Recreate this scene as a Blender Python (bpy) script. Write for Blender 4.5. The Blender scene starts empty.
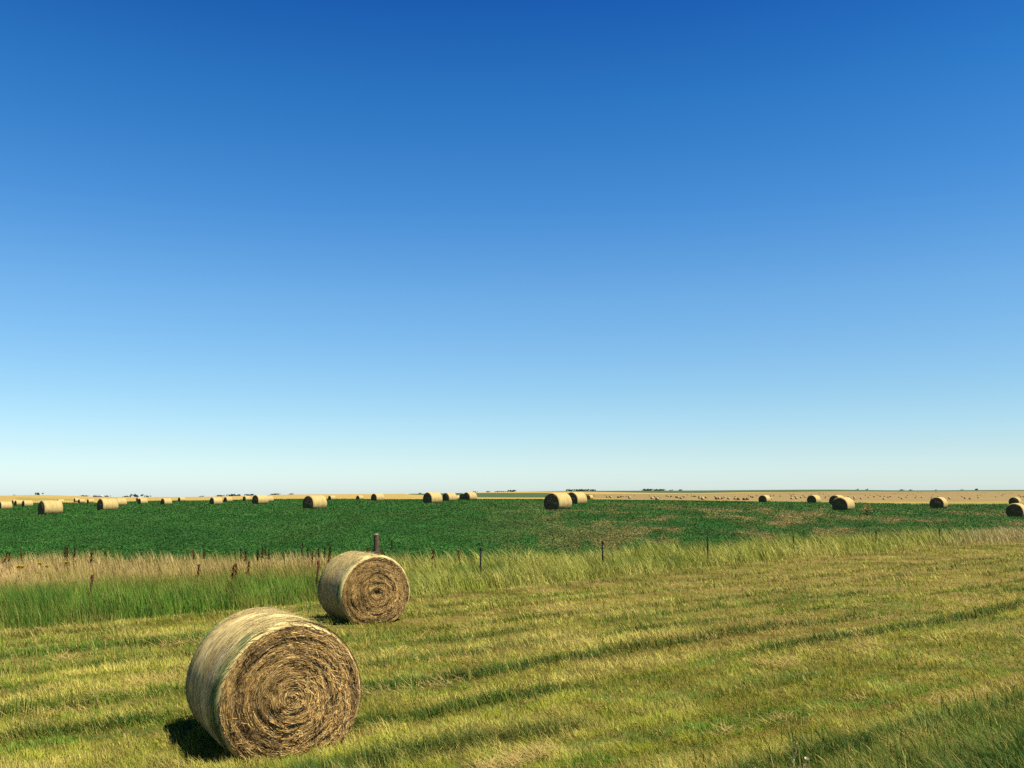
import bpy, math, random
import numpy as np

random.seed(7)
rng = np.random.default_rng(11)
scene = bpy.context.scene
COL = scene.collection
F = 923.0                      # focal length in pixels of a 1024 wide frame
EYE = 3.1                      # eye height above the mown verge
HORIZON = 492.0
PITCH = math.atan((HORIZON - 384.0) / F)
CP, SP = math.cos(PITCH), math.sin(PITCH)
R = math.radians
ALB = 0.56                     # scale of all base colours

# ------------------------------------------------------------------ helpers
def look(x, y):
    """bearing (X per metre of Y) and slope (z per metre of Y) of a line of sight"""
    xc = (np.asarray(x, float) - 512.0) / F
    yc = (384.0 - np.asarray(y, float)) / F
    d = CP - yc * SP
    return xc / d, (SP + yc * CP) / d

def bearing(x):
    return float(look(x, HORIZON)[0])

def hash2(ix, iy, seed):
    n = (ix.astype(np.int64) * 374761393 + iy.astype(np.int64) * 668265263 + seed * 974634777) & 0x7fffffff
    n = ((n ^ (n >> 13)) * 1274126177) & 0x7fffffff
    n = (n ^ (n >> 16)) & 0xffffff
    return n / float(0xffffff)

def vnoise(x, y, seed=0):
    x = np.asarray(x, float); y = np.asarray(y, float)
    ix = np.floor(x); iy = np.floor(y)
    fx = x - ix; fy = y - iy
    fx = fx * fx * (3 - 2 * fx); fy = fy * fy * (3 - 2 * fy)
    ix = ix.astype(np.int64); iy = iy.astype(np.int64)
    a = hash2(ix, iy, seed); b = hash2(ix + 1, iy, seed)
    c = hash2(ix, iy + 1, seed); d = hash2(ix + 1, iy + 1, seed)
    return (a * (1 - fx) + b * fx) * (1 - fy) + (c * (1 - fx) + d * fx) * fy

def fbm(x, y, seed=0, octaves=3):
    v = 0; amp = 0.5; tot = 0
    for k in range(octaves):
        v = v + amp * vnoise(np.asarray(x) * 2 ** k, np.asarray(y) * 2 ** k, seed + 17 * k)
        tot += amp; amp *= 0.5
    return v / tot

def smooth(a, b, x):
    t = np.clip((np.asarray(x, float) - a) / (b - a), 0, 1)
    return t * t * (3 - 2 * t)

def mix(a, b, t):
    t = np.asarray(t, float)[..., None]
    return np.asarray(a, float) * (1 - t) + np.asarray(b, float) * t

def tag(o, label=None, cat=None, group=None, kind=None):
    if label: o["label"] = label
    if cat: o["category"] = cat
    if group: o["group"] = group
    if kind: o["kind"] = kind
    return o

def empty(name, loc, rz=0.0):
    o = bpy.data.objects.new(name, None)
    COL.objects.link(o)
    o.location = loc
    o.rotation_euler = (0, 0, rz)
    o.empty_display_size = 0.3
    return o

def mesh_obj(name, verts, loops, sizes, mat, parent=None, tint=None, shade=False):
    """verts (N,3); loops flat vertex indices; sizes corners per face"""
    me = bpy.data.meshes.new(name)
    verts = np.ascontiguousarray(verts, dtype=np.float32)
    loops = np.ascontiguousarray(loops, dtype=np.int32)
    sizes = np.ascontiguousarray(sizes, dtype=np.int32)
    me.vertices.add(len(verts)); me.vertices.foreach_set("co", verts.ravel())
    me.loops.add(len(loops)); me.loops.foreach_set("vertex_index", loops)
    me.polygons.add(len(sizes))
    starts = np.concatenate(([0], np.cumsum(sizes)[:-1])).astype(np.int32)
    me.polygons.foreach_set("loop_start", starts)
    me.polygons.foreach_set("loop_total", sizes)
    if shade:
        me.polygons.foreach_set("use_smooth", np.ones(len(sizes), dtype=bool))
    if tint is not None:
        at = me.attributes.new("tint", 'FLOAT_COLOR', 'POINT')
        c = np.ones((len(verts), 4), np.float32); c[:, :3] = np.asarray(tint) * ALB
        at.data.foreach_set("color", c.ravel())
    me.update(calc_edges=True)
    for m in (mat if isinstance(mat, (list, tuple)) else [mat]):
        me.materials.append(m)
    o = bpy.data.objects.new(name, me)
    COL.objects.link(o)
    if parent is not None:
        o.parent = parent
    return o

class Build:
    """collects pieces of one mesh"""
    def __init__(s):
        s.v = []; s.l = []; s.n = []; s.c = []; s.count = 0
    def add(s, verts, faces, tint=(1, 1, 1)):
        verts = np.asarray(verts, float).reshape(-1, 3)
        faces = np.asarray(faces, np.int64)
        s.v.append(verts)
        s.l.append((faces + s.count).ravel()); s.n.append(np.full(len(faces), faces.shape[1]))
        t = np.asarray(tint, float)
        s.c.append(np.broadcast_to(t, verts.shape) if t.ndim == 1 else t)
        s.count += len(verts)
    def grid(s, P, tint=(1, 1, 1), wrap=False):
        n, m = P.shape[:2]
        idx = np.arange(n * m).reshape(n, m)
        if wrap:
            idx = np.concatenate((idx, idx[:, :1]), 1)
        f = np.stack((idx[:-1, :-1], idx[:-1, 1:], idx[1:, 1:], idx[1:, :-1]), -1).reshape(-1, 4)
        t = np.asarray(tint, float)
        if t.ndim == 3: t = t.reshape(-1, 3)
        s.add(P.reshape(-1, 3), f, t)
    def tube(s, pts, rad, n=6, tint=(1, 1, 1)):
        pts = np.asarray(pts, float); rad = np.broadcast_to(np.asarray(rad, float), (len(pts),))
        d = np.gradient(pts, axis=0)
        d /= np.linalg.norm(d, axis=1)[:, None]
        ref = np.array([1.0, 0.2, 0.1]) if abs(d[0][0]) < 0.8 else np.array([0, 1.0, 0.1])
        a = np.cross(d, ref); a /= np.linalg.norm(a, axis=1)[:, None]
        b = np.cross(d, a)
        th = np.arange(n) / n * 2 * np.pi
        P = pts[:, None] + rad[:, None, None] * (np.cos(th)[None, :, None] * a[:, None] + np.sin(th)[None, :, None] * b[:, None])
        s.grid(P, tint, wrap=True)
        for k in (0, -1):
            ring = P[k]
            vv = np.vstack((ring, pts[k] + d[k] * rad[k] * (0.3 if k else -0.3)))
            f = [(i, (i + 1) % n, n) for i in range(n)]
            s.add(vv, f, tint)
    def box(s, lo, hi, tint=(1, 1, 1)):
        x0, y0, z0 = lo; x1, y1, z1 = hi
        v = [(x0, y0, z0), (x1, y0, z0), (x1, y1, z0), (x0, y1, z0), (x0, y0, z1), (x1, y0, z1), (x1, y1, z1), (x0, y1, z1)]
        s.add(v, [(0, 3, 2, 1), (4, 5, 6, 7), (0, 1, 5, 4), (1, 2, 6, 5), (2, 3, 7, 6), (3, 0, 4, 7)], tint)
    def build(s, name, mat, parent=None, shade=False):
        return mesh_obj(name, np.concatenate(s.v), np.concatenate(s.l), np.concatenate(s.n), mat, parent,
                        np.concatenate(s.c), shade)

# ------------------------------------------------------------------ materials
def new_mat(name):
    m = bpy.data.materials.new(name); m.use_nodes = True
    nt = m.node_tree; nt.nodes.clear()
    out = nt.nodes.new("ShaderNodeOutputMaterial")
    return m, nt, out

def tint_mat(name, translucent=0.0, rough=0.9, spec=0.1, noise_scale=None, noise_amt=0.25):
    m, nt, out = new_mat(name)
    at = nt.nodes.new("ShaderNodeAttribute"); at.attribute_name = "tint"
    col = at.outputs["Color"]
    if noise_scale:
        tc = nt.nodes.new("ShaderNodeTexCoord")
        no = nt.nodes.new("ShaderNodeTexNoise"); no.inputs["Scale"].default_value = noise_scale
        no.inputs["Detail"].default_value = 4
        nt.links.new(tc.outputs["Object"], no.inputs["Vector"])
        mr = nt.nodes.new("ShaderNodeMapRange")
        mr.inputs["From Min"].default_value = 0.3; mr.inputs["From Max"].default_value = 0.7
        mr.inputs["To Min"].default_value = 1 - noise_amt; mr.inputs["To Max"].default_value = 1 + noise_amt
        nt.links.new(no.outputs["Fac"], mr.inputs["Value"])
        mu = nt.nodes.new("ShaderNodeVectorMath"); mu.operation = 'SCALE'
        nt.links.new(col, mu.inputs[0]); nt.links.new(mr.outputs["Result"], mu.inputs["Scale"])
        col = mu.outputs["Vector"]
    bs = nt.nodes.new("ShaderNodeBsdfPrincipled")
    bs.inputs["Roughness"].default_value = rough
    bs.inputs["Specular IOR Level"].default_value = spec
    nt.links.new(col, bs.inputs["Base Color"])
    sh = bs.outputs[0]
    if translucent > 0:
        tr = nt.nodes.new("ShaderNodeBsdfTranslucent"); nt.links.new(col, tr.inputs["Color"])
        mx = nt.nodes.new("ShaderNodeMixShader"); mx.inputs[0].default_value = translucent
        nt.links.new(sh, mx.inputs[1]); nt.links.new(tr.outputs[0], mx.inputs[2])
        sh = mx.outputs[0]
    nt.links.new(sh, out.inputs["Surface"])
    return m

def ground_mat(name, c1, c2, c3, scale, stretch=(1, 1, 1), rot=0.0, fine=8.0):
    """three-tone soil / stubble, noise in world metres"""
    m, nt, out = new_mat(name)
    tc = nt.nodes.new("ShaderNodeTexCoord")
    mp = nt.nodes.new("ShaderNodeMapping")
    mp.inputs["Rotation"].default_value = (0, 0, rot)
    mp.inputs["Scale"].default_value = stretch
    nt.links.new(tc.outputs["Object"], mp.inputs["Vector"])
    n1 = nt.nodes.new("ShaderNodeTexNoise"); n1.inputs["Scale"].default_value = scale
    n1.inputs["Detail"].default_value = 5; n1.inputs["Roughness"].default_value = 0.6
    n2 = nt.nodes.new("ShaderNodeTexNoise"); n2.inputs["Scale"].default_value = scale * fine
    n2.inputs["Detail"].default_value = 6; n2.inputs["Roughness"].default_value = 0.65
    for n in (n1, n2): nt.links.new(mp.outputs[0], n.inputs["Vector"])
    cr = nt.nodes.new("ShaderNodeValToRGB")
    e = cr.color_ramp.elements
    e[0].position = 0.36; e[0].color = (*[v * ALB for v in c1], 1)
    e[1].position = 0.64; e[1].color = (*[v * ALB for v in c3], 1)
    k = e.new(0.5); k.color = (*[v * ALB for v in c2], 1)
    nt.links.new(n1.outputs["Fac"], cr.inputs[0])
    mr = nt.nodes.new("ShaderNodeMapRange")
    mr.inputs["From Min"].default_value = 0.3; mr.inputs["From Max"].default_value = 0.7
    mr.inputs["To Min"].default_value = 0.8; mr.inputs["To Max"].default_value = 1.2
    nt.links.new(n2.outputs["Fac"], mr.inputs["Value"])
    mu = nt.nodes.new("ShaderNodeVectorMath"); mu.operation = 'SCALE'
    nt.links.new(cr.outputs[0], mu.inputs[0]); nt.links.new(mr.outputs[0], mu.inputs["Scale"])
    bs = nt.nodes.new("ShaderNodeBsdfPrincipled")
    bs.inputs["Roughness"].default_value = 1.0; bs.inputs["Specular IOR Level"].default_value = 0.05
    nt.links.new(mu.outputs[0], bs.inputs["Base Color"])
    nt.links.new(bs.outputs[0], out.inputs["Surface"])
    return m

ROAD_AZ = R(52.0)                        # the verge, mower rows and fence run this way, clockwise from +Y
DX, DY = math.sin(ROAD_AZ), math.cos(ROAD_AZ)
def along(X, Y): return X * DX + Y * DY
def across(X, Y): return -X * DY + Y * DX

M_GRASS = tint_mat("grass_blades", translucent=0.3, rough=0.7, spec=0.15)
M_LEAF = tint_mat("crop_leaves", translucent=0.2, rough=0.65, spec=0.12)
M_STRAW = tint_mat("straw", translucent=0.08, rough=0.75, spec=0.15, noise_scale=9.0, noise_amt=0.22)
M_STEM = tint_mat("plant_parts", translucent=0.1, rough=0.8)
M_WOOD = tint_mat("weathered_wood", rough=0.9, noise_scale=14.0, noise_amt=0.4)
M_METAL = tint_mat("painted_steel", rough=0.75, spec=0.1, noise_scale=20.0, noise_amt=0.3)
M_TREE = tint_mat("far_foliage", translucent=0.1, rough=0.9)
M_BUILD = tint_mat("painted_boards", rough=0.7, noise_scale=0.6, noise_amt=0.1)
SOIL = ground_mat("verge_thatch", (0.11, 0.095, 0.02), (0.18, 0.145, 0.035), (0.24, 0.18, 0.06), 0.7, (0.35, 1, 1), -(math.pi / 2 - ROAD_AZ))
CROPSOIL = ground_mat("crop_ground", (0.014, 0.06, 0.012), (0.02, 0.075, 0.016), (0.03, 0.075, 0.02), 0.12)
GOLD = ground_mat("gold_stubble", (0.36, 0.25, 0.065), (0.44, 0.31, 0.09), (0.50, 0.37, 0.13), 0.012, (0.4, 1, 1))
PALE = ground_mat("pale_dry_grass", (0.27, 0.21, 0.05), (0.33, 0.26, 0.07), (0.40, 0.31, 0.10), 0.03, (0.3, 1, 1))
TAN = ground_mat("tan_stubble", (0.25, 0.18, 0.075), (0.31, 0.22, 0.095), (0.24, 0.19, 0.07), 0.01, (0.25, 1, 1))
FARGREEN = ground_mat("far_green_crop", (0.05, 0.095, 0.035), (0.07, 0.115, 0.045), (0.09, 0.125, 0.045), 0.006, (0.2, 1, 1))
OLIVE = ground_mat("olive_slope", (0.26, 0.22, 0.05), (0.32, 0.27, 0.07), (0.38, 0.30, 0.09), 0.01)
BASE = ground_mat("plain", (0.1, 0.12, 0.03), (0.16, 0.14, 0.04), (0.2, 0.17, 0.06), 0.01)

# ------------------------------------------------------------------ terrain
TX = np.array([-500, 0, 40, 100, 200, 300, 430, 500, 560, 700, 830, 900, 1024, 1524], float)
near_rows = {   # height relative to the eye
    38:  [-2.95] * 14,
    60:  [-2.75, -2.7, -2.65, -2.6, -2.4, -2.25, -2.05, -2.0, -2.0, -2.1, -2.3, -2.5, -2.85, -3.0],
    100: [-2.5, -2.45, -2.42, -2.35, -2.15, -1.9, -1.62, -1.58, -1.58, -1.75, -2.1, -2.28, -2.8, -3.1],
    140: [-2.8, -2.8, -2.7, -2.55, -2.35, -1.97, -1.6, -1.55, -1.55, -1.8, -2.0, -2.2, -2.6, -2.9],
    180: [-3.2, -3.2, -3.05, -2.8, -2.55, -2.1, -1.68, -1.65, -1.68, -1.95, -2.12, -2.25, -2.5, -2.8],
    240: [-3.6, -3.5, -3.35, -3.2, -2.85, -2.35, -2.05, -2.0, -2.05, -2.4, -2.85, -3.2, -3.3, -3.5],
    320: [-4.1, -4.0, -3.85, -3.75, -3.1, -2.55, -2.65, -2.6, -2.6, -3.0, -3.7, -4.2, -4.3, -4.4],
}
far_rows = {    # rows of the line of sight, in photo lines
    500:  [502, 502, 500.8, 501, 499.4, 497.9, 498.7, 498.5, 498.4, 498.3, 500, 501, 501, 501],
    800:  [500.3, 500.3, 498.6, 499.8, 498.8, 496.9, 497.6, 497.5, 497.2, 496.3, 496.9, 497.4, 497, 497],
    1200: [498.8, 498.8, 497, 498.8, 498.2, 496.0, 496.5, 496.2, 495.6, 494.4, 494.4, 494.8, 494.2, 494],
    1800: [497.3, 497.3, 495.8, 498, 497.7, 495.3, 495.5, 494.6, 493.7, 493, 492.3, 492.7, 492.1, 492],
    2600: [496.3, 496.3, 494.9, 497.4, 497.3, 494.7, 494.5, 493.2, 492.2, 491.7, 490.6, 491.4, 490.7, 490.6],
    3600: [495.8, 495.8, 494.4, 497, 496.9, 494.2, 493.5, 491.8, 490.8, 490.3, 489.3, 490.4, 489.7, 489.5],
    4300: [497, 497, 496, 498, 498, 495.5, 495, 493, 492, 491.6, 490.6, 491.4, 490.8, 490.6],
}
U_MAX = 1.9
NU, NY = 420, 300
u_ax = np.linspace(-U_MAX, U_MAX, NU)
ly_ax = np.linspace(math.log(20.0), math.log(4300.0), NY)
tu = look(TX, HORIZON)[0]
rowsY, rowsQ = [20.0, 32.0], [np.full(NU, -3.12) / 20.0, np.full(NU, -3.12) / 32.0]
for Yr, zs in near_rows.items():
    rowsY.append(Yr); rowsQ.append(np.interp(u_ax, tu, zs) / Yr)
for Yr, ys in far_rows.items():
    rowsY.append(Yr); rowsQ.append(np.interp(u_ax, tu, look(512, np.array(ys))[1]))
rowsY = np.array(rowsY); rowsZ = np.array(rowsQ) * rowsY[:, None]
tab = np.empty((NY, NU))
for j in range(NU):
    q = rowsZ[:, j] / rowsY
    near_q = np.interp(np.exp(ly_ax), rowsY[:9], rowsZ[:9, j]) / np.exp(ly_ax)      # straight ground between near rows
    far_q = np.interp(ly_ax, np.log(rowsY), q)
    tab[:, j] = np.where(np.exp(ly_ax) <= 320.0, near_q, far_q)
tab *= np.exp(ly_ax)[:, None]
for _ in range(8):
    p = np.pad(tab, 1, mode="edge")
    tab = (p[:-2, 1:-1] + 2 * p[1:-1, 1:-1] + p[2:, 1:-1]) / 4
    p = np.pad(tab, ((0, 0), (1, 1)), mode="edge")
    tab = (p[:, :-2] + 2 * p[:, 1:-1] + p[:, 2:]) / 4

def zrel(X, Y):
    X = np.asarray(X, float); Y = np.asarray(Y, float)
    Yc = np.maximum(Y, 20.001)
    u = np.clip(X / np.maximum(Y, 4.0), -U_MAX, U_MAX - 1e-6)
    fu = (u + U_MAX) / (2 * U_MAX) * (NU - 1)
    fy = np.clip((np.log(Yc) - ly_ax[0]) / (ly_ax[1] - ly_ax[0]), 0, NY - 1.001)
    i = np.floor(fy).astype(int); j = np.clip(np.floor(fu).astype(int), 0, NU - 2)
    a = fy - i; b = fu - j
    z = (tab[i, j] * (1 - a) + tab[i + 1, j] * a) * (1 - b) + (tab[i, j + 1] * (1 - a) + tab[i + 1, j + 1] * a) * b
    q = across(X, Y)
    z = z + 1.5 * smooth(4.6, 0.0, q)                                      # road shoulder
    fade = smooth(32, 24, q) * smooth(2, 6, q)
    w = vnoise(q * 0.75 + 0.5 * vnoise(along(X, Y) * 0.12, q * 0.2, 5), along(X, Y) * 0.05, 3) - 0.5
    return z + fade * (0.16 * w + 0.05 * (vnoise(X * 0.9, Y * 0.9, 8) - 0.5))

def zg(X, Y): return zrel(X, Y) + EYE

# edges of the fields, as bearings -> distance
def hit(x, y, y0=30.0, y1=4200.0):
    """where the line of sight (x,y) first meets the land"""
    u, s = look(x, y); u = float(u); s = float(s)
    Ys = np.exp(np.linspace(math.log(y0), math.log(y1), 3000))
    d = zrel(u * Ys, Ys) - s * Ys
    k = np.argmax(d >= 0)
    return float(Ys[k]) if d[k] >= 0 else y1

def edge(pts):
    xs = [p[0] for p in pts]
    us = look(np.array(xs, float), HORIZON)[0]
    Ys = np.array([hit(*p) for p in pts])
    return lambda u: np.exp(np.interp(u, us, np.log(Ys)))

CROP_NEAR = ([0, 300, 480, 600, 700, 850, 940, 1024, 1400], [37, 37.5, 38, 40, 43, 50, 56, 64, 110])
cu = look(np.array(CROP_NEAR[0], float), HORIZON)[0]
e0 = lambda u: np.interp(u, cu, CROP_NEAR[1])
e1 = edge([(-400, 503.5), (0, 503.4), (40, 503), (100, 502.8), (150, 500.7), (200, 500.6), (250, 499.6), (300, 499), (350, 499), (430, 499.8),
           (560, 499.7), (620, 499.8), (680, 501), (740, 502.4), (800, 503), (860, 504), (900, 504.8), (960, 505.2), (1024, 505), (1400, 505)])
e2 = edge([(-400, 490), (405, 490), (412, 494.6), (440, 495.6), (480, 497.4), (560, 497.6), (590, 498.2), (640, 499.3), (700, 499.9), (740, 500.8),
           (830, 501.4), (900, 501.7), (1024, 501.5), (1400, 501.5)])
e3 = edge([(-400, 489), (455, 489), (470, 493.1), (560, 493), (590, 494.2), (640, 493.9), (700, 493.8), (750, 492.9), (790, 492.3), (850, 491.3), (1024, 490.9), (1400, 490.9)])
e4 = edge([(-400, 488), (460, 488), (475, 492.2), (560, 491.6), (600, 491.9), (650, 492.8), (700, 493), (740, 492.3), (790, 492.1), (850, 491.25), (1024, 490.85), (1400, 490.8)])
ug = np.linspace(-1.5, 1.5, 361)
E = [np.full_like(ug, 0.0), e0(ug), e1(ug), e2(ug), e3(ug), e4(ug), np.full_like(ug, 4300.0)]
for k in range(1, 7): E[k] = np.maximum(E[k], E[k - 1])
def strip(name, k, n, mat, sel=None, z_near=None):
    b = Build()
    t = np.linspace(0, 1, n + 1)[:, None]
    a, c = E[k], E[k + 1]
    Yg = np.exp(np.log(np.maximum(a, 6.0)) * (1 - t) + np.log(np.maximum(c, 6.0)) * t) if k else 6.0 + (c - 6.0) * t
    Xg = Yg * ug[None]
    P = np.stack((Xg, Yg, zg(Xg, Yg)), -1)
    idx = np.arange(P.shape[0] * P.shape[1]).reshape(P.shape[:2])
    f = np.stack((idx[:-1, :-1], idx[:-1, 1:], idx[1:, 1:], idx[1:, :-1]), -1)
    keep = np.broadcast_to(((c - a)[:-1] > 0.5) | ((c - a)[1:] > 0.5), f.shape[:2]).copy()
    if sel is not None:
        um = 0.5 * (ug[:-1] + ug[1:])[None]; Ym = 0.5 * (Yg[:-1, :-1] + Yg[1:, 1:])
        keep &= sel(um, Ym)
    b.add(P.reshape(-1, 3), f[keep].reshape(-1, 4))
    o = b.build(name, mat, shade=True)
    return tag(o, kind="structure")

uS = bearing(589)
def olive(u, Y):
    x = 512 + F * u; zz = zrel(u * Y, Y) / Y; y = HORIZON - zz * F
    return (x > 20) & (x < 78) & (y > 497.2 + (x - 22) * 0.035) & (y < 500.6)
strip("verge", 0, 150, SOIL)
strip("crop_field", 1, 90, CROPSOIL)
strip("stubble_field", 2, 70, GOLD, lambda u, Y: (u < bearing(640)) & ~olive(u, Y))
strip("sloping_pasture", 2, 70, OLIVE, lambda u, Y: (u < bearing(640)) & olive(u, Y))
strip("dry_grass_strip", 2, 70, PALE, lambda u, Y: u >= bearing(640))
strip("green_field", 3, 50, FARGREEN, lambda u, Y: u < uS)
strip("tan_field", 3, 50, TAN, lambda u, Y: u >= uS)
strip("gold_field", 4, 16, GOLD)
strip("horizon_field", 5, 24, FARGREEN)
# the plain all round, below the fields, out past the skyline
b = Build()
rr = np.array([0.5, 3, 6, 12, 30, 80, 200, 600, 1500, 3000, 6000, 9000]); th = np.linspace(0, 2 * np.pi, 97)[:-1]
zz = np.interp(rr, [0, 6, 12, 80, 600, 3000, 9000], [-2.2, -2.6, -4.2, -6, -14, -40, -130]) + EYE
P = np.stack((rr[:, None] * np.cos(th), rr[:, None] * np.sin(th), np.broadcast_to(zz[:, None], (len(rr), 96))), -1)
b.grid(P, wrap=True)
tag(b.build("ground", BASE, shade=True), kind="structure")

# ------------------------------------------------------------------ bales
GOLDS = np.array([(0.52, 0.36, 0.13), (0.44, 0.28, 0.10), (0.34, 0.205, 0.075), (0.60, 0.45, 0.19)])
def sag_xz(x, z, rad):
    """weight of the hay: flat foot, slightly wide below the middle"""
    foot = -rad * 0.93
    z2 = np.where(z < foot * 0.8, foot * 0.8 + (z - foot * 0.8) * 0.62, z)
    w = 1.0 + 0.035 * np.exp(-((z / rad + 0.25) / 0.55) ** 2)
    return x * w, z2

def wrap_tint(th, y, L, seed, green):
    """colour of the wrapped side; th from the top, y along the axis (front = -L/2)"""
    n = vnoise(y * 26, th * 1.1, seed); n2 = fbm(y * 7, th * 2.6, seed + 3)
    c = mix((0.58, 0.455, 0.18), (0.74, 0.60, 0.28), n)
    c = mix(c, (0.47, 0.33, 0.14), smooth(0.5, 0.8, n2) * 0.5)
    if green:
        c = c * 1.16
    if not green:
        c = c * np.array((0.88, 0.83, 0.76))
    if green:
        side = smooth(0.35, 0.9, -th)                                    # left flank, away from the bleached top
        g1 = np.exp(-((y + L / 2 - 0.15) / 0.10) ** 2)
        g2 = np.exp(-((y - L / 2 + 0.12) / 0.09) ** 2)
        c = mix(c, (0.12, 0.30, 0.10), np.clip((1.3 * g1 + g2) * side * smooth(0.30, 0.62, 0.6 * fbm(y * 9 + 4, th * 3.5, seed + 21) + 0.4 * vnoise(y * 22, th * 8, seed + 22)), 0, 0.9))
        pale = np.exp(-((y + L / 2 - 0.42) / 0.09) ** 2) * smooth(0.7, 1.0, -th) * smooth(1.7, 1.4, -th)
        c = mix(c, (0.66, 0.62, 0.48), np.clip(pale * (0.1 + 0.9 * vnoise(y * 14, th * 9, seed + 9)), 0, 0.8))
    return c

def bale_side(rad, L, na, nl, seed, rough, green=False, strands=0):
    b = Build()
    th = np.linspace(-np.pi, np.pi, na, endpoint=False)
    yy = np.linspace(-1, 1, nl)
    yy = np.sign(yy) * (1 - (1 - np.abs(yy)) ** 1.35) * L / 2
    TH, YY = np.meshgrid(th, yy)
    endd = L / 2 - np.abs(YY)
    er = rad * 0.12
    t = np.clip(1 - endd / er, 0, 1)
    rr = rad - er * 0.75 * (1 - np.sqrt(np.maximum(0, 1 - t * t)))
    rr = rr * (1 + 0.012 * np.sin(YY * 3.1 / L + seed))
    rr = rr + rough * (0.5 * (vnoise(YY * 20, TH * 1.2, seed) - 0.5) + 0.9 * (fbm(YY * 4, np.cos(TH) * 2 + 3 * np.sin(TH), seed + 1) - 0.5))
    x, z = sag_xz(rr * np.sin(TH), rr * np.cos(TH), rad)
    b.grid(np.stack((x, YY, z), -1), wrap_tint(TH, YY, L, seed, green), wrap=True)
    if strands:
        r2 = np.random.default_rng(seed + 50)
        t0 = r2.uniform(-np.pi, np.pi, strands); y0 = r2.uniform(-L / 2 + 0.03, L / 2 - 0.03, strands)
        ln = r2.uniform(0.08, 0.38, strands) / rad; sl = r2.normal(0, 0.055, strands)
        w = r2.uniform(0.0025, 0.006, strands); off = r2.uniform(-0.004, 0.007, strands); curl = r2.uniform(0, 0.012, strands) * (r2.random(strands) < 0.15) + r2.uniform(0.02, 0.07, strands) * (r2.random(strands) < 0.035)
        ks = np.linspace(0, 1, 4)
        T = t0[:, None] + ln[:, None] * ks; Yl = y0[:, None] + sl[:, None] * ks
        Yl = np.clip(Yl, -L / 2, L / 2)
        ed = L / 2 - np.abs(Yl); tt = np.clip(1 - ed / er, 0, 1)
        RR = rad - er * 0.75 * (1 - np.sqrt(np.maximum(0, 1 - tt * tt))) + off[:, None] + curl[:, None] * ks ** 2 + rough * 0.4
        P = []
        for sgn in (-1, 1):
            xx, z_ = sag_xz(RR * np.sin(T), RR * np.cos(T), rad)
            P.append(np.stack((xx, Yl + sgn * w[:, None], z_), -1))
        V = np.stack(P, 2)                                                # n,4,2,3
        c = wrap_tint(T, Yl, L, seed, green) * r2.uniform(0.78, 1.15, (strands, 1, 1))
        c = np.repeat(c[:, :, None], 2, 2)
        base = np.arange(strands)[:, None] * 8
        f = np.stack([np.stack((base[:, 0] + 2 * k, base[:, 0] + 2 * k + 1, base[:, 0] + 2 * k + 3, base[:, 0] + 2 * k + 2), -1) for k in range(3)], 1)
        b.add(V.reshape(-1, 3), f.reshape(-1, 4), c.reshape(-1, 3))
    return b

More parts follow.
